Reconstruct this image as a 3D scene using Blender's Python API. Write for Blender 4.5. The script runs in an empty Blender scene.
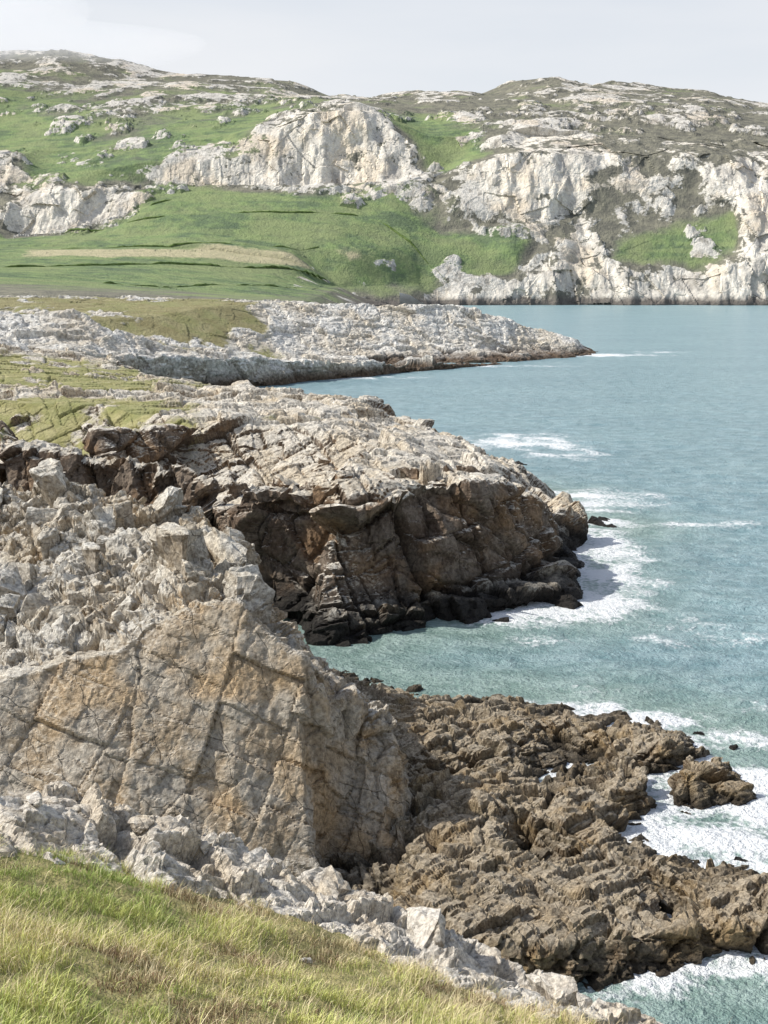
import bpy, math, numpy as np, time, bmesh
from mathutils import Vector, Euler
from mathutils.geometry import delaunay_2d_cdt
t00=time.time()
rng=np.random.default_rng(7)
PIT=math.radians(11.5); F=1138.0; H=22.0
def P(u,v,y=None,z=None):
    a=(u-384)/F; b=(512-v)/F
    dy=math.cos(PIT)+b*math.sin(PIT); dz=-math.sin(PIT)+b*math.cos(PIT)
    t=(y/dy) if y is not None else (z-H)/dz
    return (a*t,dy*t,H+dz*t)
def XZ(u,y,z): return ((u-384)/F*y*1.0,y,z)
scene=bpy.context.scene
col=scene.collection
# ---------------- noise
T3=rng.random((32,32,32)).astype(np.float32)
VT=rng.random((32,32,32,3)).astype(np.float32)
HT=rng.random((32,32,32,4)).astype(np.float32)
def vnoise(p):
    i=np.floor(p).astype(np.int32); f=(p-i).astype(np.float32); f=f*f*(3-2*f)
    i&=31; j=(i+1)&31
    x0,y0,z0=i.T; x1,y1,z1=j.T; fx,fy,fz=f.T
    def L(a,b,t): return a+(b-a)*t
    return L(L(L(T3[x0,y0,z0],T3[x1,y0,z0],fx),L(T3[x0,y1,z0],T3[x1,y1,z0],fx),fy),
             L(L(T3[x0,y0,z1],T3[x1,y0,z1],fx),L(T3[x0,y1,z1],T3[x1,y1,z1],fx),fy),fz)
def fbm(p,o=4,g=.5):
    s=0;a=1;t=0
    for k in range(o):
        s=s+a*vnoise(p*(2.03**k)+17.3*k); t+=a; a*=g
    return s/t
def vor(p):
    i=np.floor(p).astype(np.int32)
    n=len(p); d1=np.full(n,9.,np.float32); d2=np.full(n,9.,np.float32)
    bid=np.zeros((n,3),np.int32); bd=np.zeros((n,3),np.float32)
    for dx in(-1,0,1):
        for dy in(-1,0,1):
            for dz in(-1,0,1):
                c=i+np.array([dx,dy,dz],np.int32); w=c&31
                fp=VT[w[:,0],w[:,1],w[:,2]]*.85+c
                e=(p-fp).astype(np.float32); d=np.sqrt((e*e).sum(1))
                m=d<d1
                d2=np.where(m,d1,np.minimum(d2,d)); d1=np.where(m,d,d1)
                bid[m]=w[m]; bd[m]=e[m]
    return d1,d2,HT[bid[:,0],bid[:,1],bid[:,2]],bd
def basis(n,spin):
    n=Vector(n).normalized(); u=Vector((0,0,1)).cross(n).normalized(); v=n.cross(u)
    c,s=math.cos(spin),math.sin(spin); return np.array([u*c+v*s,v*c-u*s,n]).T
BED=np.array(Euler((.45,.25,.5)).to_matrix())
BSLAB=basis((-.12,-.72,.68),math.radians(-12))
BUP=np.array(Euler((.12,.22,.45)).to_matrix())
BUP2=np.array(Euler((-.15,.10,.9)).to_matrix())
BFLAT=np.array(Euler((.18,.10,.7)).to_matrix())
def block(p,size,aniso=(1,1,1.5),tilt=.9,crack=.25,off=0):
    q=(p@BED)/(np.array(aniso)*size)+off
    q=q+(np.stack([vnoise(q*1.7+5),vnoise(q*1.7+9),vnoise(q*1.7+13)],1)-.5)*.10
    d1,d2,h,e=vor(q)
    g=(h[:,1:4]-.5)*2
    r=(h[:,0]-.5)*1.3+tilt*(g*e).sum(1)
    return r-crack*np.clip(1-(d2-d1)/.09,0,1)
def joint(p,B,size,tilt=.6,crack=.2,off=0,irr=.55,cw=.045):
    q=(p@B)/np.array(size)+off
    q=q+(np.stack([vnoise(q*.55+3),vnoise(q*.55+8),vnoise(q*.55+12)],1)-.5)*irr*2
    k=np.floor(q[:,2]).astype(np.int32)&31
    q[:,0]+=T3[k,3,5]*3; q[:,1]+=T3[k,9,1]*3
    j=np.floor(q[:,0]).astype(np.int32)&31; q[:,1]+=T3[j,k,7]*1.7
    i=np.floor(q).astype(np.int32)&31; f=q-np.floor(q)-.5
    h=HT[i[:,0],i[:,1],i[:,2]]
    g=(h[:,1:4]-.5)*2
    e=.5-np.abs(f).max(1)
    return (h[:,0]-.5)*1.4+tilt*(g*f).sum(1)-crack*np.clip(1-e/cw,0,1)
# ---------------- mesh helpers
def mk_mesh(name,V,Fa,mat,attrs=None,smooth=False):
    me=bpy.data.meshes.new(name)
    V=np.asarray(V,np.float32); Fa=np.asarray(Fa,np.int32)
    k=Fa.shape[1]
    me.vertices.add(len(V)); me.vertices.foreach_set('co',V.ravel())
    me.loops.add(Fa.size); me.loops.foreach_set('vertex_index',Fa.ravel())
    me.polygons.add(len(Fa)); me.polygons.foreach_set('loop_start',np.arange(0,Fa.size,k,dtype=np.int32))
    me.polygons.foreach_set('loop_total',np.full(len(Fa),k,np.int32))
    me.polygons.foreach_set('use_smooth',np.full(len(Fa),smooth,bool))
    for n,a in (attrs or {}).items():
        a=np.asarray(a,np.float32)
        if a.ndim==1:
            at=me.attributes.new(n,'FLOAT','POINT'); at.data.foreach_set('value',a)
        else:
            at=me.attributes.new(n,'FLOAT_COLOR','POINT'); at.data.foreach_set('color',a.ravel())
    me.update(calc_edges=True); me.validate()
    if mat: me.materials.append(mat)
    return me
def add(name,me,kind=None,label=None,cat=None,group=None):
    o=bpy.data.objects.new(name,me); col.objects.link(o)
    if kind:o["kind"]=kind
    if label:o["label"]=label
    if cat:o["category"]=cat
    if group:o["group"]=group
    return o
def tin(pts,lines):
    xy=[Vector((p[0],p[1])) for p in pts]
    ed=[]
    for l in lines: ed+=[(l[i],l[i+1]) for i in range(len(l)-1)]
    vo,eo,fo,ov,oe,of=delaunay_2d_cdt(xy,ed,[],0,1e-4)
    A=np.array(pts,float); out=[]
    for k,v in enumerate(vo):
        if ov[k]: out.append(A[ov[k][0]])
        else:
            d=np.hypot(A[:,0]-v[0],A[:,1]-v[1]); w=1/(d**2+1e-6); r=(A*w[:,None]).sum(0)/w.sum(); r[0]=v[0]; r[1]=v[1]; out.append(r)
    return np.array(out),[tuple(f) for f in fo]
def tin_eval(TP,tris,X,Y):
    out=np.zeros((len(X),TP.shape[1]-2),np.float32); hit=np.zeros(len(X),bool)
    for a,b,c in tris:
        A,B,C=TP[a],TP[b],TP[c]
        m=(X>=min(A[0],B[0],C[0]))&(X<=max(A[0],B[0],C[0]))&(Y>=min(A[1],B[1],C[1]))&(Y<=max(A[1],B[1],C[1]))
        ix=np.nonzero(m)[0]
        if not len(ix): continue
        x=X[ix];y=Y[ix]
        den=(B[1]-C[1])*(A[0]-C[0])+(C[0]-B[0])*(A[1]-C[1])
        if abs(den)<1e-9: continue
        l1=((B[1]-C[1])*(x-C[0])+(C[0]-B[0])*(y-C[1]))/den
        l2=((C[1]-A[1])*(x-C[0])+(A[0]-C[0])*(y-C[1]))/den
        l3=1-l1-l2
        k=(l1>=-1e-5)&(l2>=-1e-5)&(l3>=-1e-5); ix=ix[k]
        out[ix]=l1[k,None]*A[2:]+l2[k,None]*B[2:]+l3[k,None]*C[2:]; hit[ix]=True
    return out,hit
def build_pts(rows):
    pts=[];lines=[]
    for closed,r in rows:
        ids=list(range(len(pts),len(pts)+len(r))); pts+=r
        if closed: lines.append(ids)
    return pts,lines
def voxel_solid(rows,zbot,vox):
    pts,lines=build_pts(rows)
    TP,tr=tin([p[:3] for p in pts],lines)
    n=len(TP); bot=TP.copy(); bot[:,2]=zbot
    V=np.vstack([TP,bot]); Fc=[]
    E={}
    for f in tr:
        a,b,c=f
        cr=(TP[b][0]-TP[a][0])*(TP[c][1]-TP[a][1])-(TP[b][1]-TP[a][1])*(TP[c][0]-TP[a][0])
        if cr<0: a,b,c=a,c,b
        Fc.append((a,b,c)); Fc.append((a+n,c+n,b+n))
        for e in((a,b),(b,c),(c,a)): E[e]=1
    for (a,b) in list(E):
        if (b,a) not in E: Fc.append((b,a,a+n)); Fc.append((b,a+n,b+n))
    me=mk_mesh('tmp',V,Fc,None)
    o=bpy.data.objects.new('tmp',me); col.objects.link(o)
    md=o.modifiers.new('r','REMESH'); md.mode='VOXEL'; md.voxel_size=vox; md.adaptivity=0
    dg=bpy.context.evaluated_depsgraph_get(); dg.update()
    m2=bpy.data.meshes.new_from_object(o.evaluated_get(dg))
    nv=len(m2.vertices); co=np.zeros(nv*3,np.float32); m2.vertices.foreach_get('co',co); co=co.reshape(-1,3)
    fl=np.zeros(len(m2.loops),np.int32); m2.loops.foreach_get('vertex_index',fl)
    no=np.zeros(nv*3,np.float32); m2.vertex_normals.foreach_get('vector',no) ; no=no.reshape(-1,3)
    Q=fl.reshape(-1,4)
    bpy.data.objects.remove(o); bpy.data.meshes.remove(m2); bpy.data.meshes.remove(me)
    return co,no,Q
def trim(co,Q,keepv,extra):
    k=keepv[Q].all(1); Q=Q[k]
    used=np.zeros(len(co),bool); used[Q.ravel()]=True
    idx=np.cumsum(used)-1
    return co[used],idx[Q],[e[used] for e in extra]
def nb_avg(a,Q):
    s=a[Q].sum(1); r=np.zeros_like(a); c=np.zeros(len(a))
    for k in range(4):
        c+=np.bincount(Q[:,k],minlength=len(a))
        for d in range(3): r[:,d]+=np.bincount(Q[:,k],s[:,d],len(a))
    return r/np.maximum(c*4,1)[:,None]
def smooth_n(no,Q,it=4):
    for _ in range(it):
        a=nb_avg(no,Q); no=a/np.maximum(np.linalg.norm(a,axis=1,keepdims=True),1e-6)
    return no
# ---------------- node helper
class NT:
    def __init__(s,name):
        s.m=bpy.data.materials.new(name); s.m.use_nodes=True; s.t=s.m.node_tree; s.n=s.t.nodes; s.l=s.t.links
        s.b=s.n['Principled BSDF']
        g=s.n.new('ShaderNodeNewGeometry'); s.pos=g.outputs['Position']; s.nor=g.outputs['Normal']
    def put(s,i,v):
        if isinstance(v,bpy.types.NodeSocket): s.l.new(v,i)
        elif isinstance(v,(tuple,list)): i.default_value=tuple(v)+((1,) if len(v)==3 and i.type=='RGBA' else ())
        else: i.default_value=v
    def math(s,op,a,b=0,c=None,clamp=False):
        n=s.n.new('ShaderNodeMath'); n.operation=op; n.use_clamp=clamp; s.put(n.inputs[0],a); s.put(n.inputs[1],b)
        if c is not None: s.put(n.inputs[2],c)
        return n.outputs[0]
    def addn(s,a,b,k,mid=.5):
        return s.math('MULTIPLY_ADD',s.math('SUBTRACT',b,mid),k,a)
    def vmath(s,op,a,b,o=0):
        n=s.n.new('ShaderNodeVectorMath'); n.operation=op; s.put(n.inputs[0],a); s.put(n.inputs[1],b); return n.outputs[o]
    def noise(s,sc,det=4,r=.55,vec=None,dist=0,out='Fac'):
        n=s.n.new('ShaderNodeTexNoise'); s.put(n.inputs['Vector'],vec or s.pos); n.inputs['Scale'].default_value=sc
        n.inputs['Detail'].default_value=det; n.inputs['Roughness'].default_value=r; n.inputs['Distortion'].default_value=dist; return n.outputs[out]
    def voro(s,sc,vec=None,feat='DISTANCE_TO_EDGE',out='Distance'):
        n=s.n.new('ShaderNodeTexVoronoi'); n.feature=feat; s.put(n.inputs['Vector'],vec or s.pos); n.inputs['Scale'].default_value=sc; return n.outputs[out]
    def ramp(s,x,a,b,c=0.,d=1.,sm=True):
        n=s.n.new('ShaderNodeMapRange'); n.interpolation_type='SMOOTHSTEP' if sm else 'LINEAR'; s.put(n.inputs[0],x)
        for k,v in zip((1,2,3,4),(a,b,c,d)): n.inputs[k].default_value=v
        return n.outputs[0]
    def mix(s,f,a,b,mode='MIX'):
        n=s.n.new('ShaderNodeMix'); n.data_type='RGBA'; n.blend_type=mode; s.put(n.inputs[0],f); s.put(n.inputs[6],a); s.put(n.inputs[7],b); return n.outputs[2]
    def attr(s,name,out='Fac'):
        n=s.n.new('ShaderNodeAttribute'); n.attribute_name=name; return n.outputs[out]
    def sep(s,v):
        n=s.n.new('ShaderNodeSeparateXYZ'); s.put(n.inputs[0],v); return n.outputs
    def warp(s,sc,amt,stretch=(1,1,1),rot=(0,0,0)):
        mp=s.n.new('ShaderNodeMapping'); s.put(mp.inputs[0],s.pos); mp.inputs['Rotation'].default_value=rot; mp.inputs['Scale'].default_value=stretch
        c=s.noise(sc,1,out='Color'); c=s.vmath('SUBTRACT',c,(.5,.5,.5)); n=s.n.new('ShaderNodeVectorMath'); n.operation='SCALE'; s.put(n.inputs[0],c); n.inputs[3].default_value=amt
        return s.vmath('ADD',mp.outputs[0],n.outputs[0])
    def joints(s,nrm,freq,wob,width,gate=None):
        t=s.vmath('DOT_PRODUCT',s.pos,nrm,1); t=s.math('MULTIPLY_ADD',wob,1.,s.math('MULTIPLY',t,freq))
        d=s.math('ABSOLUTE',s.math('SUBTRACT',s.math('FRACT',t),.5))
        l=s.ramp(d,0,width,1,0)
        return s.math('MULTIPLY',l,gate) if gate is not None else l
    def bump(s,h,dist,st=1):
        n=s.n.new('ShaderNodeBump'); s.put(n.inputs['Height'],h); n.inputs['Distance'].default_value=dist; s.put(n.inputs['Strength'],st)
        return n.outputs[0]
    def out(s,c,rough=.9,nrm=None,spec=.3):
        s.put(s.b.inputs['Base Color'],c); s.put(s.b.inputs['Roughness'],rough); s.put(s.b.inputs['Specular IOR Level'],spec)
        if nrm: s.put(s.b.inputs['Normal'],nrm)
        return s.m
J0=((.9,.25,.35),(-.25,.75,.6),(.5,-.4,-.8)); JS=((.96,.12,.22),(.16,.60,.78),(.75,-.3,.6))
def rock_mat(name,light,grey,brown,orange,wet,z0,z1,s=1.0,lich=(.35,.75),owt=.5,crk=.6,turf=((.33,.32,.13),(.50,.46,.24)),J=J0,wobk=.8):
    k=NT(name)
    n_mid=k.noise(.55/s,5,.64); n_f=k.noise(4.5/s,6,.72); n_o=k.noise(.28/s,3,.6)
    nz=k.sep(k.nor)[2]; pz=k.sep(k.pos)[2]
    w=k.warp(.5/s,.3*s,(1,1.4,.6),(.4,.3,.5))
    c2=k.voro(.8/s,w)
    st=k.mix(k.ramp(n_mid,.4,.6),grey,brown)
    st=k.mix(k.math('MULTIPLY',k.ramp(n_o,.48,.62),owt),st,orange)
    lm=k.math('MULTIPLY_ADD',k.attr('top'),.6,k.math('MULTIPLY',nz,.4)); lm=k.addn(lm,n_mid,.7); lm=k.addn(lm,n_f,.5)
    c=k.mix(k.ramp(lm,lich[0],lich[1]),st,k.mix(k.ramp(n_o,.4,.65),light,tuple(x*y for x,y in zip(light,(.88,.82,.73)))))
    c=k.mix(1,c,k.mix(k.ramp(n_f,.3,.68),(.50,.48,.46),(1.25,1.25,1.23)),'MULTIPLY')
    wm=k.ramp(k.addn(pz,n_mid,3.*min(s,1.5)),z0,z1)
    c=k.mix(wm,k.mix(k.ramp(n_f,.4,.6),wet,tuple(x*2.4 for x in wet)),c)
    wob=k.math('MULTIPLY',n_o,wobk); g1=k.ramp(n_mid,.47,.53,.0,1); g2=k.ramp(n_mid,.52,.46,.15,1)
    j=k.math('MAXIMUM',k.joints(J[0],.42/s,wob,.012,g1),k.joints(J[1],.34/s,wob,.010,g2))
    j=k.math('MAXIMUM',j,k.joints(J[2],.75/s,wob,.014,g2))
    j=k.math('MAXIMUM',j,k.math('MULTIPLY',k.ramp(c2,0,.02,1,0),k.ramp(n_mid,.50,.58,0,.7)))
    c=k.mix(k.math('MULTIPLY',j,crk),c,tuple(x*.2 for x in brown))
    st_b=.85
    if turf:
        g=k.attr('grass'); gm=k.ramp(k.addn(g,n_f,1.6),.22,.72)
        gc=k.mix(k.ramp(n_mid,.35,.65),*turf); gc=k.mix(k.ramp(n_f,.42,.62,.0,.5),gc,(.24,.21,.10)); gc=k.mix(k.ramp(n_o,.45,.6,0,.5),gc,(.28,.30,.12))
        c=k.mix(gm,c,gc)
    nr=k.bump(k.math('MULTIPLY_ADD',j,-.3,n_f),.32*s,st_b)
    return k.out(c,k.math('MULTIPLY_ADD',wm,.35,.6),nr,.25)
R_near=rock_mat('coastal_rock_near',(.74,.70,.62),(.56,.50,.41),(.50,.40,.28),(.62,.44,.25),(.05,.04,.03),-1.0,1.6,.9,(.62,.93),owt=.7,crk=.65,J=JS,wobk=.9)
R_knoll=rock_mat('lichen_rock',(.74,.71,.64),(.48,.44,.38),(.40,.34,.26),(.46,.36,.24),(.05,.04,.03),-1.2,1.2,.9,(.2,.65),owt=.4)
R_rim=rock_mat('coastal_rock_pale',(.82,.77,.69),(.60,.56,.49),(.48,.41,.33),(.54,.44,.30),(.05,.04,.03),-1,1.2,.5,(.2,.6),owt=.3,crk=.4,turf=None)
R_shelf=rock_mat('tidal_rock',(.48,.41,.31),(.27,.225,.155),(.175,.125,.078),(.40,.28,.14),(.024,.019,.013),-.1,1.05,.6,(.5,1.0),owt=.6,turf=None)
R_mid=rock_mat('headland_rock',(.78,.73,.64),(.25,.20,.155),(.15,.108,.078),(.34,.21,.11),(.014,.012,.010),.9,3.2,1.2,(.48,.70),owt=.55)
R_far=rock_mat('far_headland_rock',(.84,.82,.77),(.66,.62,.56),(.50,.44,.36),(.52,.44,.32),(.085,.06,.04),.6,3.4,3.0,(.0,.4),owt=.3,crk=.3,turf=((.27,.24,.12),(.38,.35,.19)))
# ---------------- rock solids
def rock_object(name,rows,zbot,vox,fn,mat,label,cat,grass=None,topmod=None,topamp=1.,relax=0,gflat=.5):
    co,no,Q=voxel_solid(rows,zbot,vox)
    keep=co[:,2]>max(zbot+.3,-1.9); co,Q,(no,)=trim(co,Q,keep,[no])
    for _ in range(relax): co=nb_avg(co,Q)
    no=smooth_n(no,Q,3+relax); top=np.clip(smooth_n(no,Q,5)[:,2],-1,1)
    g=grass(co) if grass else np.zeros(len(co))
    g=g*np.clip((no[:,2]-.6)*5,0,1)
    a=(1-gflat*np.clip(g*1.8-.3,0,1))
    a=a*(1+(topamp-1)*np.clip((top-.6)/.3,0,1))
    if topmod: top=top+topmod(co)
    d=fn(co)+(fbm(co/vox*.22+3,3)-.5)*vox*1.6
    co=co+no*(d*a)[:,None]
    me=mk_mesh(name,co,Q,mat,{'grass':g,'top':top})
    return add(name,me,kind='structure',label=label,cat=cat)
def ell(co,L,ns=8.):
    r=np.zeros(len(co))
    for cx,cy,rx,ry,s in L:
        q=1-np.sqrt(((co[:,0]-cx)/rx)**2+((co[:,1]-cy)/ry)**2); r=np.maximum(r,np.clip(q*2,0,1)*s)
    n=fbm(np.c_[co[:,:2]/ns,np.zeros(len(co))+3],5)
    return np.clip(r*(.1+2.9*(n-.33)),0,1)
crest=[P(-120,705,38),P(0,680,39),P(60,662,40),P(118,652,40.5),P(150,622,41.5),P(200,604,42),P(240,600,42),P(262,632,41.6),P(300,655,41.2),P(320,690,40.9),P(334,745,41.1),P(348,778,41.2),P(368,785,40.8),P(390,806,40.5)]
ridge=[P(-120,485,65),P(0,488,62),P(60,488,61),P(130,500,60),P(200,515,58),P(236,545,54),P(246,588,47)]
base=[P(-120,810,36),P(0,800,36.5),P(80,808,36.5),P(130,830,36.5),P(230,858,37),P(306,858,37.8),P(332,864,39.6),P(350,868,39.4),P(388,872,39.4)]
rows=[(1,crest),(1,ridge),(1,base),
 (0,[P(0,580,51),P(80,560,52),P(150,560,50),P(100,615,44.5),P(0,625,45),P(190,570,48),P(-120,600,48),P(112,690,39.6)]),
 (0,[(-20,30,0),(-14,31,0),(-8,31.5,-1),(-3,33,-2),(.6,35.5,-2),(1.1,38.8,-1.5),(1.3,40.5,-1.),(1.6,43.5,-1),(1.4,47,-1),(-.5,51,-1),(-4.,56,-2),(-8,62,-2),(-14,66,-2),(-22,70,-2),(-32,72,-2)]),
 (0,[P(290,660,45),P(270,640,48),P(262,610,50),(.3,43.0,4.4),(-.9,42.6,5.2),(-.4,45.5,4.3),(-1.8,48.5,3.6),(-3.4,52,2.8)])]
def kfac(co):
    yc=np.interp(co[:,0],[-20,-13,-6,-3,1],[39.3,40,42,41.3,41.2]); return np.clip((co[:,1]-yc)/1.2,0,1)
def f_out(co):
    k=kfac(co); k2=np.clip((co[:,0]+3.6)/1.5,0,1)
    sl=(.26+.18*k2)*joint(co,BSLAB,(2.7,1.9,3.6),.25,.25,1.3,.14,.03)+(.06+.18*k2)*joint(co,BSLAB,(1.1,.8,1.1),.4,.3,4.1,.2)+.03*block(co,.8,off=2)
    kn=.55*joint(co,BUP,(2.4,1.6,3.0),.8,.4,2.2,.25)+.42*joint(co,BUP2,(1.05,.75,1.9),1.,.55,6.,.25,.07)+.15*joint(co,BUP,(.45,.32,.8),1.,.4,6.,.3)+.25*block(co,3.5,off=1)
    return sl*(1-k)+kn*k
OUT=rock_object('rocky_outcrop',rows,-3,.075,f_out,R_near,'lichen-grey rocky outcrop with a tilted orange-brown slab face above the water','rock outcrop',topmod=lambda co:.26*kfac(co)*np.clip((-co[:,0]-3)/3,0,1))
Z=lambda u,v,z:P(u,v,z=z)
rows=[(1,[Z(300,655,-1.8),Z(345,672,-1.5),Z(420,692,-1.5),Z(530,700,-1.5),Z(610,710,-1.5),Z(690,720,-1.5),Z(760,748,-1.5),Z(756,786,-1.5),Z(690,802,-1.2),Z(648,824,-1.2),Z(668,848,-1.2),Z(710,862,-1.5),Z(790,866,-1.5),Z(960,880,-1.5)]),
 (1,[Z(960,1022,-1.5),Z(780,1024,-1.5),Z(690,1028,-1.5),Z(600,1040,-1.5),Z(500,1055,-1.5),Z(400,1075,-1.5),Z(300,1080,-1.5)]),
 (0,[Z(340,692,2.0),Z(420,708,1.1),Z(480,711,1.1),Z(530,716,1.0),Z(600,727,1.05),Z(670,740,1.2),Z(716,758,1.1),Z(716,770,.9),Z(690,757,1.2),Z(685,774,1.2),Z(650,777,1.1),Z(610,800,1.0),Z(600,838,1.0),Z(630,864,1.05),Z(690,880,1.05),Z(760,884,1.05),Z(900,896,1.05),Z(900,925,.9),Z(770,927,.9),Z(690,930,.9),Z(620,938,1.1),Z(540,948,1.3),Z(470,940,1.7),
 Z(440,745,1.5),Z(500,742,1.2),Z(515,770,.7),Z(540,777,-.25),Z(590,772,-.25),Z(566,768,-.25),Z(620,757,.9),Z(480,800,1.4),Z(430,820,1.3),Z(500,850,1.5),Z(545,868,.2),Z(575,885,1.3),Z(450,880,1.9),Z(540,905,1.5),Z(640,905,1.2),Z(700,908,1.1),Z(665,917,.2),Z(780,908,1.1),Z(405,780,.9),Z(412,850,1.1),Z(400,930,2.0)])]
def f_sh(co):
    n=fbm(np.c_[co[:,0]/5+co[:,1]/9,co[:,1]/3.2-co[:,0]/10,0*co[:,0]+4],3)
    gl=np.clip(1-np.abs(n-.5)/.035,0,1)
    return .27*joint(co,BFLAT,(3.8,1.6,.8),1.,.6,3.,.25)+.21*joint(co,BFLAT,(1.6,.7,.45),1.1,.55,5.,.25)+.11*joint(co,BFLAT,(.6,.35,.3),1.,.35,5.,.25)+.12*block(co,2.8,off=4)-.8*gl+.14
SHELF=rock_object('tidal_rock_shelf',rows,-3,.08,f_sh,R_shelf,'low brown jagged rock shelf with tide pools washed by surf','rock shelf')
topE=[P(-120,440,82),P(0,446,81),P(100,451,80),P(190,466,78),P(250,474,76.5),P(310,480,74.5),P(340,506,73),P(400,500,73.3),P(432,477,75.5),P(475,480,77),P(508,484,80),P(532,500,83.5),P(554,530,87.5)]
baseE=[Z(-120,520,0),Z(0,530,0),Z(130,560,.5),Z(235,575,1.5),Z(262,594,1.6),Z(320,608,1.8),Z(400,597,1.8),Z(475,585,1.7),Z(520,580,1.5),Z(550,572,1.3),Z(560,556,1.2)]
ledge=[Z(240,584,.9),Z(270,604,1.),Z(320,621,1.1),Z(400,612,1.1),Z(480,600,1.2),Z(526,596,1.1),Z(566,586,1.),Z(582,560,.9)]
outE=[(-32,82,-2),(-20,76,-2),(-9,72,-1.5),Z(240,640,-1.6),Z(320,672,-1.5),Z(400,662,-1.5),Z(485,646,-1.5),Z(538,638,-1.5),Z(588,620,-1.5),Z(606,576,-2.4),Z(598,535,-2.9),Z(580,502,-2.9)]
back=[P(560,507,99),P(525,482,104),P(492,462,106),P(462,447,110),P(425,431,116),P(390,411,126),P(330,395,140),P(240,391,155),P(150,377,175),P(110,360,205),P(0,345,215),P(-120,345,220)]
backout=[(26,111,-2.9),(20,118,-2),(12,126,-2),(3,140,-2),(-8,158,-2),(-22,180,-2),(-40,216,-2),(-64,240,0),(-100,240,2)]
rows=[(1,topE),(1,baseE),(0,ledge),(0,outE),(1,back),(0,backout),
 (0,[P(0,400,115),P(100,405,112),P(100,430,92),P(200,425,100),P(300,425,99),P(250,402,118),P(380,440,93),P(445,458,90),P(0,425,95),P(330,412,115),P(-120,400,115),P(0,368,160),P(100,380,150),P(500,470,92)])]
gm=lambda co:ell(co,[(-36,104,22,21,2.0),(-52,155,34,44,2.2),(-8,105,5,4,.8)],4.)
BM=np.array(Euler((.12,-.18,.35)).to_matrix())
def f_hd(co): return 1.45*joint(co,BM,(5.5,4.0,9.),1.,.4,2.6,.25,.05)+.68*joint(co,BM,(2.3,1.7,3.4),.7,.5,4.4,.25,.06)+.20*joint(co,BUP2,(.9,.7,1.1),.9,.3,1.,.3)+.2*block(co,7.,off=5)
HEAD=rock_object('sea_cliff_headland',rows,-3.2,.15,f_hd,R_mid,'rocky sea cliff headland, pale lichen top and dark brown wet faces','sea cliff',grass=gm,topamp=.55,gflat=.7)
rows=[(1,[P(-120,312,235),P(0,312,232),P(70,312,235),P(120,334,228),P(160,345,235)]),
 (1,[P(60,322,275),P(150,316,290),P(200,308,305),P(260,303,320),P(330,303,330),P(400,306,336),P(460,307,342),P(500,317,346),P(540,331,350),P(580,346,354)]),
 (1,[Z(100,378,1),Z(180,375,1),Z(240,371,.5),Z(300,367,.5),Z(350,365,.5),Z(420,361,.5),Z(480,361,.5),Z(540,357,.5),Z(588,354,.3)]),
 (0,[Z(80,395,-2),Z(240,382,-2),Z(300,378,-2),Z(355,376,-2),Z(480,371,-2),Z(560,366,-2),Z(612,359,-2),Z(600,348,-2),(60,420,-2),(20,430,-2),(-10,440,-2)]),
 (0,[P(-120,345,205),P(0,347,205),P(60,352,208),P(-120,300,330),P(0,299,330),P(100,299,345),P(200,299,370),P(-120,297,420),P(0,297,420),P(120,298,420),P(200,302,400),P(300,310,380),P(350,315,365)]),
 (0,[P(200,345,283),P(250,347,292),P(300,342,308),P(400,345,320),P(470,347,330),P(530,349,341),P(160,350,262),P(120,332,280)])]
gm=lambda co:ell(co,[(-64,300,42,66,2.4),(-110,330,60,110,2.4),(-60,380,50,50,2.2),(-54,258,26,26,2.)],9.)
def f_fr(co): return .9*joint(co,BUP,(9,6,5),.9,.3,1.)+.40*joint(co,BED,(3.6,2.6,2.2),.9,.3,3)+.2*joint(co,BUP2,(1.7,1.4,1.4),.9,.3,2.)+1.3*block(co,15.,off=3)*np.clip((6-co[:,2])/4,0,1)
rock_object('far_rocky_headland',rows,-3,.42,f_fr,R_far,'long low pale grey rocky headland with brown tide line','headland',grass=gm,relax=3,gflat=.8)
ge=[P(-140,845,18.5),P(0,832,19.5),P(100,856,20),P(200,883,20.5),P(300,912,20.5),P(400,955,20),P(500,990,19.5),P(620,1032,19),P(760,1085,18.5)]
cr=[P(-140,795,21),P(0,788,22),P(60,785,22.5),P(130,806,23),P(200,838,23.5),P(280,872,23.5),P(340,894,23.5),P(430,922,23),P(500,964,22.5),P(600,1004,21.5),P(680,1040,20.5),P(820,1095,20)]
lo=[(c[0]*1.03,c[1]+1.1,c[2]-3.2) for c in cr]; lo2=[(c[0]*1.05,c[1]+2.4,-2) for c in cr]
inn=[(g[0]*.8,g[1]-4,g[2]+.3) for g in ge]
rows=[(1,[(g[0],g[1],g[2]-.05) for g in ge]),(1,cr),(1,lo),(0,lo2),(0,inn)]
def f_rim(co): return .44*joint(co,BFLAT,(2.2,1.4,1.0),.9,.45,1.,.25)+.19*joint(co,BUP,(.85,.55,.6),.9,.45,3.,.25)+.06*joint(co,BUP2,(.3,.22,.25),1.,.35,3.,.3)+.16*block(co,2.,off=3)
RIM=rock_object('cliff_edge_rock',rows,-2,.052,f_rim,R_rim,'pale grey broken rock rim edging the grassy slope','rock ledge')
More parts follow.
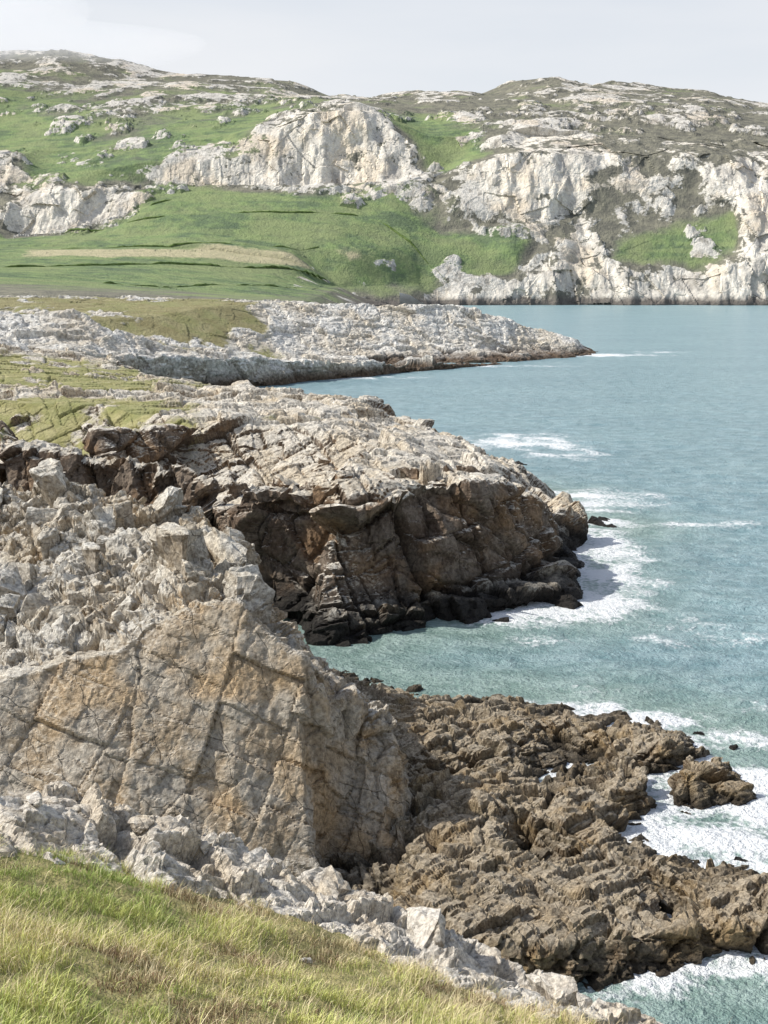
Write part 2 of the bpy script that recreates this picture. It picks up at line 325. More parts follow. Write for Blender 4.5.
# ---------------- boulders
bpy.context.view_layer.update()
def hz(o,x,y):
    ok,loc,n,_=o.ray_cast(Vector((x,y,60)),Vector((0,0,-1)))
    return loc.z if ok else None
def boulder_mesh(seed,mat,flat=.7,sharp=False):
    r=np.random.default_rng(seed); bm=bmesh.new()
    p=r.uniform(-1,1,(13 if sharp else 16,3)); p/=np.maximum(np.abs(p).max(1,keepdims=True)*.85+.15*np.linalg.norm(p,axis=1,keepdims=True),.3); p*=np.array([1,r.uniform(.5,.9),flat])*.5
    for q in p: bm.verts.new(q)
    bmesh.ops.convex_hull(bm,input=bm.verts)
    bmesh.ops.delete(bm,geom=[v for v in bm.verts if not v.link_faces],context='VERTS')
    bmesh.ops.subdivide_edges(bm,edges=bm.edges[:],cuts=3,use_grid_fill=True)
    if not sharp: bmesh.ops.smooth_vert(bm,verts=bm.verts,factor=.3,use_axis_x=True,use_axis_y=True,use_axis_z=True)
    bmesh.ops.subdivide_edges(bm,edges=bm.edges[:],cuts=1,use_grid_fill=True)
    bm.normal_update(); co=np.array([v.co for v in bm.verts]); no=np.array([v.normal for v in bm.verts])
    co=co+no*(joint(co,BUP,(.4,.3,.35),.8,.3,seed)*.05+(fbm(co*7+seed,3)-.5)*.06)[:,None]
    for v,c in zip(bm.verts,co): v.co=c
    bmesh.ops.triangulate(bm,faces=bm.faces[:])
    me=bpy.data.meshes.new('boulder'); bm.to_mesh(me); bm.free()
    at=me.attributes.new('top','FLOAT','POINT'); at.data.foreach_set('value',np.clip(no[:,2]*.5+.5,0,1).astype(np.float32))
    me.materials.append(mat); return me
def scatter(name,obj,pts,sizes,mat,label,cat,group,seed,flat=.7,lift=.1,tall=(.75,1.2),sharp=False):
    ms=[boulder_mesh(seed+i,mat,flat,sharp) for i in range(8)]
    r=np.random.default_rng(seed)
    for (x,y),s in zip(pts,sizes):
        z=hz(obj,x,y) if obj else -.1
        if z is None or (obj and z<3): continue
        o=add(name,ms[r.integers(8)],None,label,cat,group)
        o.location=(x,y,z+s*lift); o.scale=(s*r.uniform(.8,1.3),s,s*r.uniform(*tall)); o.rotation_euler=(r.normal(0,.2),r.normal(0,.2),r.uniform(0,6.28))
r=np.random.default_rng(5)
t=np.sort(r.uniform(0,8.6,26)); cx=np.interp(t,range(12),[c[0] for c in cr]); cy=np.interp(t,range(12),[c[1] for c in cr])
pp=[(x,y+r.uniform(-1.8,.0)) for x,y in zip(cx,cy)]
scatter('boulder',RIM,pp,r.uniform(.45,.85,26)+(r.random(26)<.35)*r.uniform(.4,.9,26),R_rim,'pale grey lichen-covered boulder on the cliff edge','boulder','boulders along the cliff edge',40,flat=.5,lift=.06,sharp=True)
pp=[];ss=[]
while len(pp)<56:
    u=r.uniform(-20,255); y=r.uniform(43,61); x=(u-384)/F*y
    if y<np.interp(x,[-20,-13,-6,-3,1],[41,41.5,43.5,43,42]): continue
    pp.append((x,y)); ss.append(r.uniform(.8,1.5)+(r.random()<.3)*r.uniform(.4,1.2))
scatter('rock_block',OUT,pp,ss,R_knoll,'angular grey lichen-covered rock block on the outcrop','rock','loose blocks on the rocky outcrop',60,flat=.9,lift=.12,tall=(1.,1.7),sharp=True)
pp=[];ss=[]
while len(pp)<44:
    k_=r.random()*9.8; x=np.interp(k_,range(13),[c[0] for c in topE]); y=np.interp(k_,range(13),[c[1] for c in topE])+r.uniform(1.5,24)*r.random()
    pp.append((x+r.normal(0,1),y+1)); ss.append(r.uniform(.9,1.8)+(r.random()<.2)*r.uniform(.5,1.4))
scatter('rock_block',HEAD,pp,ss,R_mid,'angular pale rock block on the headland top','rock','loose blocks on the headland',80,flat=.7,lift=.05,sharp=True)
sea_rocks=[(508,464,1.8),(520,465,1.6),(350,642,1.4),(560,606,1.4),(500,622,1.3),(735,772,.9),(700,735,.8),(742,864,.8),(730,748,.7)]
scatter('sea_rock',None,[P(u,v,z=0)[:2] for u,v,s in sea_rocks],[s for *_,s in sea_rocks],R_mid,'black wet rock breaking the surface amid white surf','rock','wave-washed rocks in the sea',100,flat=.5,lift=.06,sharp=True)
# ---------------- grassy slope
gp=ge+[P(-60,1060,9),P(100,1040,10.5),P(0,930,14.5),P(250,1040,12),P(400,1040,14),P(150,950,15.5),P(600,1060,16)]
gp+=[(-14,8,16),(-16,2,20),(0,2.5,19.6),(12,2,18.5),(14,10,13),(14,16,9.2)]
TPg,trg=tin([p[:3] for p in gp],[list(range(len(ge)))])
nx,ny=300,260
X,Y=np.meshgrid(np.linspace(-15,13,nx),np.linspace(2.2,21.5,ny)); X=X.ravel();Y=Y.ravel()
zz,hit=tin_eval(TPg,trg,X,Y)
def gz(X,Y,z): return z+(fbm(np.c_[X,Y,0*X]/1.3,4)-.5)*.5+(fbm(np.c_[X,Y,0*X]/.35,2)-.5)*.12-.06
G=np.c_[X,Y,gz(X,Y,zz[:,0])]
i=np.arange(ny-1)[:,None]*nx+np.arange(nx-1)[None]; Qg=np.stack([i,i+1,i+nx+1,i+nx],-1).reshape(-1,4)
Qg=Qg[hit[Qg].all(1)]
k=NT('turf'); c=k.mix(k.ramp(k.noise(3),.35,.65),(.24,.23,.09),(.38,.33,.16)); turf=k.out(c,1,k.bump(k.noise(14,4),.1),.1)
add('grassy_slope',mk_mesh('grassy_slope',G,Qg,turf,None,True),'structure','steep coastal slope of rough turf','slope')
N=440000
bx=rng.uniform(-13,12,N); by=rng.uniform(6,21,N)
vis=(np.abs(bx/by)<.42); bx=bx[vis];by=by[vis]
bz,h=tin_eval(TPg,trg,bx,by); bz=bz[:,0]
ey=np.interp(bx,[g[0] for g in ge],[g[1] for g in ge])+ (fbm(np.c_[bx/.8,bx*0,bx*0],3)-.5)*2.4
cl=fbm(np.c_[bx/.5,by/.5,bx*0],4)
kz=h&(by<ey-.05)&(rng.random(len(bx))<np.clip((cl-.33)*6,.2,1)); bx,by,bz,cl,ey=bx[kz],by[kz],bz[kz],cl[kz],ey[kz]
bz=gz(bx,by,bz); n=len(bx)
edge=np.clip((by-(ey-2.8))/2.8,0,1)
big=fbm(np.c_[bx/1.1,by/1.1,bx*0+7],4); b2=fbm(np.c_[bx/2.4,by/2.4,bx*0+2],3)
hgt=(.04+.14*rng.random(n)**1.6)*(.5+1.2*np.clip((cl-.3)*2.2,0,1))
straw=rng.random(n)<np.clip(.18+.5*edge+1.6*(b2-.5),.08,.85); hgt=np.where(straw,hgt*1.6,hgt)
heath=(big<.435)&(rng.random(n)<.85)&(bx>-4); heath|=(big<.40)&(rng.random(n)<.8); hgt=np.where(heath,hgt*.8,hgt)
ang=rng.uniform(-3.14,3.14,n); lean=hgt*rng.uniform(.2,1.1,n)
lx,ly=np.cos(ang)*lean+hgt*.2,np.sin(ang)*lean
w=np.where(straw,.0028,.0042)*rng.uniform(.7,1.5,n); wa=rng.uniform(0,math.pi,n); wx,wy=np.cos(wa)*w,np.sin(wa)*w
V=np.zeros((n,5,3),np.float32)
V[:,0]=np.c_[bx-wx,by-wy,bz-.03];V[:,1]=np.c_[bx+wx,by+wy,bz-.03]
V[:,2]=np.c_[bx-wx*.8+lx*.35,by-wy*.8+ly*.35,bz+hgt*.6];V[:,3]=np.c_[bx+wx*.8+lx*.35,by+wy*.8+ly*.35,bz+hgt*.6]
V[:,4]=np.c_[bx+lx,by+ly,bz+hgt]
b=np.arange(n)[:,None]*5; Fb=np.concatenate([b+[0,1,3],b+[0,3,2],b+[2,3,4]],0)
cA=np.array([.32,.42,.12]);cB=np.array([.66,.67,.24]);cS=np.array([.92,.78,.50]);cH=np.array([.23,.14,.105])
tt=np.clip(rng.random(n)*.7+(cl-.40)*2.2+(b2-.5)*2.,0,1)[:,None]
C=cA*(1-tt)+cB*tt; C=np.where(straw[:,None],cS*(.65+.55*rng.random((n,1))),C); C=np.where((heath&~straw)[:,None],cH*(.5+.9*rng.random((n,1)))+C*.1,C)
C=np.clip(C,0,1)
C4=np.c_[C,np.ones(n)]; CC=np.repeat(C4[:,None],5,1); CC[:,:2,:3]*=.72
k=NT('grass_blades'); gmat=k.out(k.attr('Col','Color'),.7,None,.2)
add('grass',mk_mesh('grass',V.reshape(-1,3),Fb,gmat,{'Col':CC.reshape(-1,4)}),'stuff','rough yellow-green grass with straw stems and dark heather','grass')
# ---------------- far land
FP=[]
def fp(L,line=True):
    FP.append((line,[tuple(P(u,v,y))+(r,g,s) for (u,v,y,r,g,s) in L]))
def fz(L): FP.append((True,[XZ(u,y,z)+(r,g,0.) for (u,y,z,r,g) in L]))
fz([(360,440,-6,1,0),(372,700,-6,1,0),(395,980,-6,1,0),(450,1046,-6,1,0),(520,1050,-6,1,0),(600,1052,-6,1,0),(700,1052,-6,1,0),(768,1050,-6,1,0),(900,1050,-6,1,0),(1200,1050,-6,1,0)])
fp([(-400,297,385,.1,.4,.3),(0,297,385,.1,.2,.1),(120,297,390,.2,.2,.0),(220,300,395,.3,.2,.0),(290,303,430,.6,.3,0),(310,300,700,.4,.5,0),(340,287,1010,.55,.5,0),(420,284,1063,.6,.5,0),(455,278,1070,.7,.3,0),(520,280,1074,.85,.1,0),(560,262,1080,1,0,0),(600,270,1082,1,.1,0),(650,273,1082,.9,.1,0),(700,276,1080,.9,.2,0),(740,262,1080,1,0,0),(768,255,1080,1,0,0),(900,250,1080,1,0,0),(1200,250,1080,1,0,0)])
fp([(-400,285,520,0,.5,0),(0,285,520,0,.4,0),(150,289,600,0,.5,0),(270,288,800,0,.8,0),(350,274,1030,.0,1,0),(420,266,1078,0,1,0),(490,262,1088,.1,1,0)],False)
fp([(-400,265,750,0,.8,.2),(0,273,700,0,1,0),(150,272,800,0,1,.0),(280,275,950,0,1,.0)],False)
fp([(-400,246,950,0,.8,0),(0,262,860,0,.9,.2),(60,252,930,0,.5,1.2),(150,253,950,0,.4,1.2),(220,254,975,0,.4,1.2),(290,255,1000,0,.4,1.1),(350,252,1045,0,.8,.7),(410,250,1080,0,1,.3),(440,248,1094,0,1,.0),(512,243,1098,.2,.9,0)],False)
fp([(0,247,980,0,1,0),(150,245,1000,0,1,0),(290,245,1050,0,1,0),(60,262,870,0,1,0),(200,264,925,0,1,0),(300,264,980,0,1,0)],False)
fp([(-400,240,1060,.3,.6,0),(0,240,1060,.2,.7,0),(110,236,1060,0,.9,0),(200,232,1055,0,1,0),(330,228,1085,0,1,0),(420,236,1107,.0,1,0),(480,238,1115,.1,.8,0)],False)
fp([(540,240,1112,.5,.1,0),(620,252,1103,.35,.6,0),(680,248,1106,.1,1,0),(728,232,1112,.1,1,0),(745,235,1105,1,0,0),(768,225,1108,1,0,0),(900,225,1108,1,0,0),(1200,225,1108,1,0,0)],False)
fp([(0,228,1085,.7,.1,0),(22,236,1088,1,0,0),(70,232,1098,1,0,0),(128,215,1120,.9,.1,0)])
fp([(0,212,1105,.5,.2,0),(24,206,1108,1,0,0),(58,190,1125,1,0,0),(120,191,1150,.85,.1,0)])
fp([(150,205,1120,0,.9,0),(300,205,1130,0,1,0),(170,192,1155,.2,.9,0)],False)
fp([(395,214,1132,.2,.9,0),(440,232,1128,.35,.4,0),(520,218,1140,.95,0,0),(580,214,1142,.9,0,0),(640,216,1142,.5,.0,0),(690,207,1143,.6,.0,0),(735,200,1140,.9,0,0),(768,195,1138,1,0,0),(900,195,1140,1,0,0),(1200,195,1140,1,0,0)])
fp([(392,190,1165,.45,.6,0),(440,182,1172,.7,.1,0),(478,163,1180,.9,.2,0),(520,153,1186,1,0,0),(580,155,1186,.95,0,0),(640,156,1186,.95,0,0),(700,154,1186,.95,0,0),(768,162,1182,1,0,0),(900,150,1190,1,0,0),(1200,150,1190,1,0,0)])
fp([(148,184,1180,.8,.4,0),(210,185,1186,.9,.1,0),(280,185,1184,1,0,0),(340,183,1184,1,0,0),(395,179,1190,1,0,0),(442,172,1205,.35,.7,0)])
fp([(146,162,1194,.6,.6,0),(200,164,1200,.85,.4,0),(252,155,1206,.85,.3,0),(285,126,1226,1,0,0),(320,112,1238,1,0,0),(362,111,1240,1,0,0),(400,136,1230,1,0,0),(444,160,1222,.2,1,0)])
fp([(-400,180,1180,.6,.3,0),(0,186,1150,.85,.1,0),(10,160,1178,.8,.1,0),(45,178,1170,.1,.8,0),(90,172,1180,.1,.9,0)],False)
fp([(-400,140,1290,.2,.8,0),(40,148,1280,.1,1,0),(125,150,1250,.5,.5,0),(110,122,1380,.6,.4,0),(205,138,1270,.2,1,0),(250,124,1330,.3,.7,0),(0,112,1450,.35,.7,0),(-400,100,1500,.4,.5,0)],False)
fp([(60,88,1600,1.05,.3,0),(160,90,1560,1.05,.3,0),(260,98,1560,.8,.4,0),(340,99,1440,.5,.3,0),(460,155,1235,.1,1,0),(425,135,1270,.0,1,0),(480,128,1290,.4,.4,0),(540,126,1300,.9,.2,0),(600,132,1280,.7,.2,0),(660,118,1330,1.05,.15,0),(720,132,1280,1.,.15,0),(768,126,1310,1.,.1,0),(900,130,1300,.6,.1,0),(1200,130,1300,.6,.1,0)],False)
fp([(500,100,1550,.7,.25,0),(420,108,1480,.4,.25,0),(560,92,1600,1.2,.15,0),(650,104,1480,.75,.25,0),(740,112,1480,1.,.2,0)],False)
sky_l=[(-400,50),(0,50),(60,48),(130,60),(180,74),(230,73),(290,79),(330,93),(370,96),(420,89),(480,91),(510,79),(555,74),(600,86),(620,79),(660,86),(700,89),(768,103),(900,112),(1200,130)]
fp([(u,v+2,1800,1.1,.2,0) for u,v in sky_l])
fz([(u,2600,150,.5,.1) for u in(-500,0,384,800,1300)])
pts,lines=build_pts(FP)
TPf,trf=tin(pts,lines)
na,nr=860,900
av=np.linspace(-.46,.46,na)
yv=np.concatenate([np.geomspace(385,1000,180,endpoint=False),np.linspace(1000,1260,470,endpoint=False),np.geomspace(1260,2500,250)])
YY,AA=np.meshgrid(yv,av,indexing='ij'); X=(AA*YY).ravel(); Y=YY.ravel()
E,hit=tin_eval(TPf,trf,X,Y)
E[~hit,0]=-8
E=E.reshape(nr,na,4)
def sm(E,n):
    E=E.copy()
    for _ in range(n):
        E[1:-1,1:-1]=(E[1:-1,1:-1]*2+E[2:,1:-1]+E[:-2,1:-1]+E[1:-1,2:]+E[1:-1,:-2])/6
    return E
E=sm(E,3); E2=sm(E[...,:1],120)
soft=np.clip(1-E[...,1:2]*2.2,0,1)*(E[...,0:1]>6); E[...,:1]=E[...,:1]*(1-soft)+E2*soft
E=E.reshape(-1,4); z,rk,gr,stw=E.T
P0=np.c_[X,Y,z]
nb=fbm(P0/np.array([90,90,60.]),5); nm=fbm(P0/np.array([30,30,24.])+4,5)
rid=1-np.abs(fbm(P0/np.array([110,110,60.])+9,4)*2-1)
cliff=np.clip((rk-.72)*5,0,1)*(Y<1260)
rock=np.where(cliff>0,rk-.12,rk*.60)
rock=np.clip(rock+(nm-.5)*2.4*(rk>.15)*(1-.35*cliff)+(nb-.5)*1.6*(rk>.15),0,1); hard=np.clip((rock-.45)*4,0,1)
up=np.clip((z-15)/40,0,1)*np.clip((Y-900)/150,0,1)
sk_=np.clip((1800-Y)/400,.5,1)
z2=z+up*hard*(1-cliff)*((rid-.5)*9+(nm-.5)*6+1)*sk_+ up*(nb-.5)*14*(1-cliff)*np.clip((Y-1180)/100,0,1)*sk_
q=np.c_[X/38,Y/90,z/110]; gul=fbm(q+2,5)-.5
d1,d2,hh,e=vor(np.c_[X/26,Y/30,z/50]); d1b,d2b,hb,eb=vor(np.c_[X/9,Y/12,z/16.])
off=cliff*(gul*46+(hh[:,0]-.5)*5+(hb[:,0]-.5)*1.5)
d1,d2,hh,e=vor(P0/14.)
z2=z2+up*hard*(1-cliff)*((hh[:,0]-.5)*2.2)*sk_
fld=(gr>.6)*(Y<1160)*(Y>600)
z2=z2+fld*((nb-.5)*3+(nm-.5)*1.5)
Y2=Y+off; z2=np.where(z<1,z-3,z2)
i=np.arange(nr-1)[:,None]*na+np.arange(na-1)[None]; Qf=np.stack([i,i+1,i+na+1,i+na],-1).reshape(-1,4)
seaside=(X/Y>.014)&(Y<1030)
Qf=Qf[hit[Qf].all(1)&(z2[Qf].max(1)>-1.5)&~seaside[Qf].any(1)]
k=NT('hillside'); nz=k.sep(k.nor)[2]; pz=k.sep(k.pos)[2]
A=k.attr('cover','Color'); sA=k.n.new('ShaderNodeSeparateColor'); k.l.new(A,sA.inputs[0]); r_,g_,s_=sA.outputs[:3]
cf=k.attr('cliff')
n1=k.noise(.02,4,.6); n2=k.noise(.09,5,.68); n3=k.noise(.4,3,.7)
green=k.mix(k.ramp(n2,.32,.66),(.05,.10,.02),(.165,.25,.055)); green=k.mix(k.ramp(n1,.42,.62,0,.6),green,(.21,.235,.08)); green=k.mix(k.ramp(n1,.48,.38,0,.6),green,(.05,.085,.025))
band=k.ramp(k.noise(.06,2,.5,k.warp(.01,0,(.12,1,1.4))),.5,.56,0,.4); green=k.mix(band,green,(.22,.27,.08))
straw_=k.mix(k.ramp(n2,.3,.7),(.36,.33,.17),(.46,.40,.23))
heath_=k.mix(k.ramp(n2,.35,.65),(.09,.082,.052),(.195,.18,.115))
veg=k.mix(k.ramp(k.addn(g_,n1,1.2),.24,.6),heath_,green)
veg=k.mix(k.ramp(k.addn(s_,n2,.6),.5,.75),veg,straw_)
w=k.warp(.03,14,(1,1,.25))
rc=k.mix(k.ramp(k.noise(.035,4,.6,w),.30,.56),(.46,.425,.37),(.80,.745,.64))
rc=k.mix(k.math('MULTIPLY_ADD',cf,-.5,.5),rc,(.56,.54,.50))
rc=k.mix(k.ramp(n1,.5,.62,0,.6),rc,(.70,.58,.42))
rc=k.mix(k.math('MULTIPLY',k.ramp(k.noise(.13,4,.7,w),.50,.66,0,.75),k.math('MULTIPLY_ADD',cf,-.35,1.)),rc,(.19,.16,.12))
rc=k.mix(1,rc,k.mix(k.ramp(n3,.3,.7),(.80,.79,.77),(1.10,1.10,1.10)),'MULTIPLY')
rm=k.ramp(k.math('SUBTRACT',k.addn(r_,n2,2.1),k.ramp(nz,.45,.9,0,.32)),.41,.55)
c=k.mix(rm,veg,rc)
c=k.mix(k.ramp(k.addn(pz,n2,10),3,10),(.09,.07,.05),c)
c=k.mix(.11,c,(.64,.67,.69))  # distance haze, painted in as an even pale tint on the surface colour
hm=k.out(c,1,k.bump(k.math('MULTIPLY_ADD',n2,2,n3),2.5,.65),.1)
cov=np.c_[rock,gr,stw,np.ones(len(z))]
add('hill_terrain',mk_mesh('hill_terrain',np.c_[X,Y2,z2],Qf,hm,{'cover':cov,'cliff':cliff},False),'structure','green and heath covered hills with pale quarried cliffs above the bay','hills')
zsm=z2.reshape(nr,na)
def far_z(x,y):
    a=np.clip((x/y-av[0])/(av[1]-av[0]),0,na-1).astype(int); r_i=np.clip(np.searchsorted(yv,y),0,nr-1); return zsm[r_i,a]
k=NT('hedge_leaves'); hmat=k.out(k.mix(k.ramp(k.noise(.3,4),.35,.65),(.08,.12,.035),(.15,.21,.07)),1,None,.1)
def hedge(p0,p1,wd,ht,seed):
    n=90; t=np.linspace(0,1,n); x=p0[0]+(p1[0]-p0[0])*t; y=p0[1]+(p1[1]-p0[1])*t
    y=y+(fbm(np.c_[x/60,y/60,x*0+seed],2)-.5)*8
    zz=far_z(x,y)
    m=9; th=np.linspace(0,math.pi,m); V=[]
    dx,dy=p1[0]-p0[0],p1[1]-p0[1]; l=math.hypot(dx,dy); nx_,ny_=-dy/l,dx/l
    gap=fbm(np.c_[x/25,y/25,x*0+seed+3],3)
    for j in range(n):
        for a in th:
            rr=(.4+1.2*fbm(np.array([[x[j]/5,math.cos(a)*2+seed,a]]),3)[0])*np.clip((gap[j]-.38)*6,.2,1.1)
            taper=min(1,j/3+.1,(n-1-j)/3+.1)
            V.append((x[j]+nx_*math.cos(a)*wd*rr*taper,y[j]+ny_*math.cos(a)*wd*rr*taper,zz[j]-.4+math.sin(a)*ht*rr*taper))
    i=np.arange(n-1)[:,None]*m+np.arange(m-1)[None]; Qh=np.stack([i,i+1,i+m+1,i+m],-1).reshape(-1,4)
    add('hedge',mk_mesh('hedge',V,Qh,hmat),None,'dark green overgrown hedge dividing the coastal fields','hedge','field hedges')
for s,(a,b_) in enumerate([((0,266,790),(330,268,1000)),((60,246,965),(320,245,1050)),((60,226,1080),(360,215,1120)),((150,212,1120),(200,196,1150)),((380,222,1115),(450,248,1065)),((100,278,640),(300,282,860))]):
    hedge(P(*a),P(*b_),1.2,1.4,s*3.1)
# ---------------- sea
na,nr=700,1000
av=np.tan(np.linspace(-.55,.55,na)); yv=np.concatenate([np.geomspace(18,1400,nr-40),np.geomspace(1450,30000,40)])
YY,AA=np.meshgrid(yv,av,indexing='ij'); X=(AA*YY).ravel(); Y=YY.ravel()
gs=.4; gx0,gy0=-60,20; gw,gh=400,420
land=np.zeros((gh,gw),bool)
for nme in('rocky_outcrop','tidal_rock_shelf','sea_cliff_headland'):
    me=bpy.data.objects[nme].data; co=np.zeros(len(me.vertices)*3,np.float32); me.vertices.foreach_get('co',co); co=co.reshape(-1,3)
    co=co[(co[:,2]>-.15)]; ix=((co[:,0]-gx0)/gs).astype(int); iy=((co[:,1]-gy0)/gs).astype(int)
    m=(ix>=0)&(ix<gw)&(iy>=0)&(iy<gh); land[iy[m],ix[m]]=True
dist=np.full((gh,gw),40.,np.float32); dist[land]=0
for _ in range(30):
    for (sy,sx,c) in((0,1,1),(0,-1,1),(1,0,1),(-1,0,1),(1,1,1.41),(-1,-1,1.41),(1,-1,1.41),(-1,1,1.41)):
        dist=np.minimum(dist,np.roll(dist,(sy,sx),(0,1))+c)
dist*=gs
ins=(X>gx0+6)&(X<gx0+gw*gs-6)&(Y>gy0)&(Y<gy0+gh*gs-6)
ix=np.clip((X-gx0)/gs,0,gw-1.01); iy=np.clip((Y-gy0)/gs,0,gh-1.01); i0=ix.astype(int);j0=iy.astype(int);fx=ix-i0;fy=iy-j0
D=dist[j0,i0]*(1-fx)*(1-fy)+dist[j0,i0+1]*fx*(1-fy)+dist[j0+1,i0]*(1-fx)*fy+dist[j0+1,i0+1]*fx*fy
D=np.where(ins,D,40.)
blobs=[(604,575,3.2,8,1.),(580,603,5,2.6,1.),(540,614,6,2.,1.),(600,497,5,4.5,1.),(520,442,8,8,.95),(565,455,5,4,.7),(575,505,5,4,1.),(604,545,3.,6,1.),(500,619,5,1.8,.85),
 (720,742,2.6,1.3,.85),(755,785,2.2,1.8,.9),(710,832,2.6,1.5,.95),(680,836,1.9,1.2,.95),(750,846,2.6,1.3,.9),(700,965,2.4,.8,.9),(755,970,2.2,.7,.85),(640,715,3,.8,.7),(700,525,5,1.6,.9),(585,355,20,7,1.),(500,366,16,3,.7),(660,352,8,4,.6),(330,378,18,5,.7),(620,640,9,1.2,.42),(480,699,3,.9,.55),(560,705,4,.9,.6),(650,620,5,3,.4),(700,712,4,1.6,.45)]
fo=np.zeros(len(X),np.float32); P2=np.c_[X,Y,0*X]
for (u,v,rx,ry,s) in blobs:
    c=P(u,v,z=0); q=1-np.sqrt(((X-c[0])/rx)**2+((Y-c[1])/ry)**2)/1.6; fo=np.maximum(fo,np.clip(q,0,1)**.7*s)
nn=fbm(np.c_[X/2.6+Y/9,Y/2.2,0*X],6,.6); n0=fbm(P2/9.,3)
tipf=np.clip((X-6)/6,0,1)*np.clip((Y-68)/6,0,1)*np.clip((112-Y)/8,0,1)
reef=np.clip((X-4)/5,0,1)*(Y<60)
shore=np.exp(-D/(.55+1.5*tipf+.45*reef))*(.82+.25*tipf+.12*reef)*np.clip((X-2)/8,0.15,1)*np.clip(.4+(n0-.4)*3+tipf*.6+reef*.3,.25,1)
fo=np.maximum(fo,shore)
fo=np.clip(fo+(nn-.54)*1.4*(fo>.02),0,1)
near=np.clip(1-Y/400,0,1)
wz=(fbm(np.c_[X/4.+Y/14,Y/2.2,0*X],5,.62)-.5)*1.0*near*np.clip(D/3,.25,1)+fo*.2*near-.05
shal=np.exp(-D/8.)*(Y<170)
i=np.arange(nr-1)[:,None]*na+np.arange(na-1)[None]; Qs=np.stack([i,i+1,i+na+1,i+na],-1).reshape(-1,4)
k=NT('sea_water'); f_=k.attr('foam'); sh=k.attr('shallow')
mpn=k.n.new('ShaderNodeMapping'); k.put(mpn.inputs[0],k.pos); mpn.inputs['Scale'].default_value=(.6,1.,1); mpn.inputs['Rotation'].default_value=(0,0,.3)
a1=k.noise(.65,6,.76,mpn.outputs[0]); a2=k.noise(.05,4,.6,mpn.outputs[0]); a3=k.noise(3.5,4,.65)
c=k.mix(k.ramp(a2,.35,.65),(.235,.39,.43),(.30,.47,.50)); c=k.mix(k.ramp(sh,.1,.9,0,.8),c,(.30,.41,.30)); c=k.mix(k.ramp(a1,.40,.62,0,.9),k.mix(.42,c,(.08,.16,.19)),k.mix(.4,c,(.46,.57,.60)))
lace=k.voro(1.2,k.warp(.8,2.2))
fm=k.addn(f_,a3,1.0); fm=k.math('SUBTRACT',fm,k.ramp(lace,0,.35,0,.24))
fm=k.ramp(fm,.20,.72)
caps=k.ramp(k.noise(.3,5,.62,mpn.outputs[0]),.71,.79,0,.35); fm=k.math('MAXIMUM',fm,caps)
c=k.mix(fm,c,(.88,.90,.90))
hh_=k.math('MULTIPLY_ADD',a3,.3,a1)
smt=k.out(c,k.math('MULTIPLY_ADD',fm,.5,.28),k.bump(hh_,.9,.95),.4)
add('sea_water',mk_mesh('sea_water',np.c_[X,Y,wz],Qs,smt,{'foam':fo,'shallow':shal},True),'structure','choppy blue-green sea with white surf along the rocks','sea')
# ---------------- hill mist (thin cloud volume resting on the summit)
bm=bmesh.new(); bmesh.ops.create_icosphere(bm,subdivisions=4,radius=1)
for v in bm.verts: v.co=Vector((v.co.x*400,v.co.y*260,v.co.z*32))*(1+.15*math.sin(v.co.x*7+v.co.y*5))
me=bpy.data.meshes.new('mist'); bm.to_mesh(me); bm.free()
m=bpy.data.materials.new('mist'); m.use_nodes=True; nt=m.node_tree; nt.nodes.clear()
vs=nt.nodes.new('ShaderNodeVolumePrincipled'); vs.inputs['Density'].default_value=.003; vs.inputs['Color'].default_value=(1,1,1,1); vs.inputs['Emission Strength'].default_value=.0010; vs.inputs['Emission Color'].default_value=(.95,.98,1,1)  # faint emission added, standing in for light scattered many times inside the mist
ou=nt.nodes.new('ShaderNodeOutputMaterial'); nt.links.new(vs.outputs[0],ou.inputs['Volume'])
me.materials.append(m); o=add('mist',me,'structure','thin white mist drifting over the hilltop','mist'); o.location=(-700,1660,350)
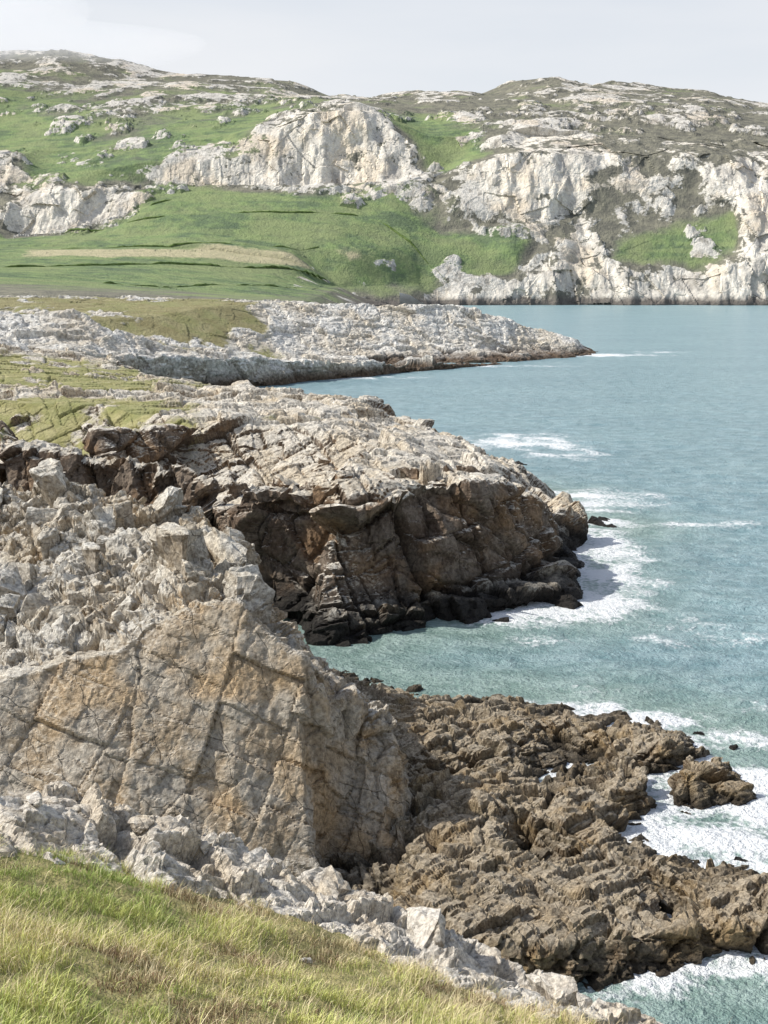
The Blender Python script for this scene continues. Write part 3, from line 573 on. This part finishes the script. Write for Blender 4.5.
# ---------------- camera, light
cam=bpy.data.objects.new('camera',bpy.data.cameras.new('camera')); col.objects.link(cam); scene.camera=cam
cam.location=(0,0,H); cam.rotation_euler=(math.radians(90)-PIT,0,0)
cam.data.sensor_fit='VERTICAL'; cam.data.sensor_height=36; cam.data.sensor_width=27; cam.data.lens=F*36/1024; cam.data.clip_end=40000; cam.data.clip_start=.3
sd=Vector((-.72,0.0,.70)).normalized()
sl=bpy.data.lights.new('sun','SUN'); sl.energy=5.; sl.angle=math.radians(.6); sl.color=(1,.96,.89)
so=bpy.data.objects.new('sun',sl); col.objects.link(so); so.rotation_euler=sd.to_track_quat('Z','Y').to_euler(); so.location=(-50,-20,80)
w=bpy.data.worlds.new('World'); scene.world=w; w.use_nodes=True; nt=w.node_tree; bg=nt.nodes['Background']
sk=nt.nodes.new('ShaderNodeTexSky'); sk.sky_type='NISHITA'; sk.sun_disc=False; sk.sun_elevation=math.asin(sd.z); sk.sun_rotation=math.atan2(sd.x,sd.y); sk.dust_density=1.5
tc=nt.nodes.new('ShaderNodeTexCoord'); mp=nt.nodes.new('ShaderNodeMapping'); mp.inputs['Scale'].default_value=(1,1,5); nt.links.new(tc.outputs['Generated'],mp.inputs[0])
no=nt.nodes.new('ShaderNodeTexNoise'); no.inputs['Scale'].default_value=1.6; no.inputs['Detail'].default_value=6; nt.links.new(mp.outputs[0],no.inputs['Vector'])
mr=nt.nodes.new('ShaderNodeMapRange'); mr.inputs[1].default_value=.3; mr.inputs[2].default_value=.7; mr.inputs[3].default_value=.65; mr.inputs[4].default_value=1.; nt.links.new(no.outputs['Fac'],mr.inputs[0])
sx=nt.nodes.new('ShaderNodeSeparateXYZ'); nt.links.new(tc.outputs['Generated'],sx.inputs[0])
m2=nt.nodes.new('ShaderNodeMapRange'); m2.inputs[1].default_value=.2; m2.inputs[2].default_value=.6; m2.inputs[3].default_value=1.; m2.inputs[4].default_value=.15; nt.links.new(sx.outputs[2],m2.inputs[0])
mm=nt.nodes.new('ShaderNodeMath'); mm.operation='MULTIPLY'; nt.links.new(mr.outputs[0],mm.inputs[0]); nt.links.new(m2.outputs[0],mm.inputs[1])
mx=nt.nodes.new('ShaderNodeMix'); mx.data_type='RGBA'; nt.links.new(mm.outputs[0],mx.inputs[0]); nt.links.new(sk.outputs[0],mx.inputs[6]); mx.inputs[7].default_value=(6.0,6.15,6.4,1)
nt.links.new(mx.outputs[2],bg.inputs[0]); bg.inputs[1].default_value=.142
scene.view_settings.view_transform='Standard'; scene.view_settings.look='None'; scene.view_settings.exposure=0
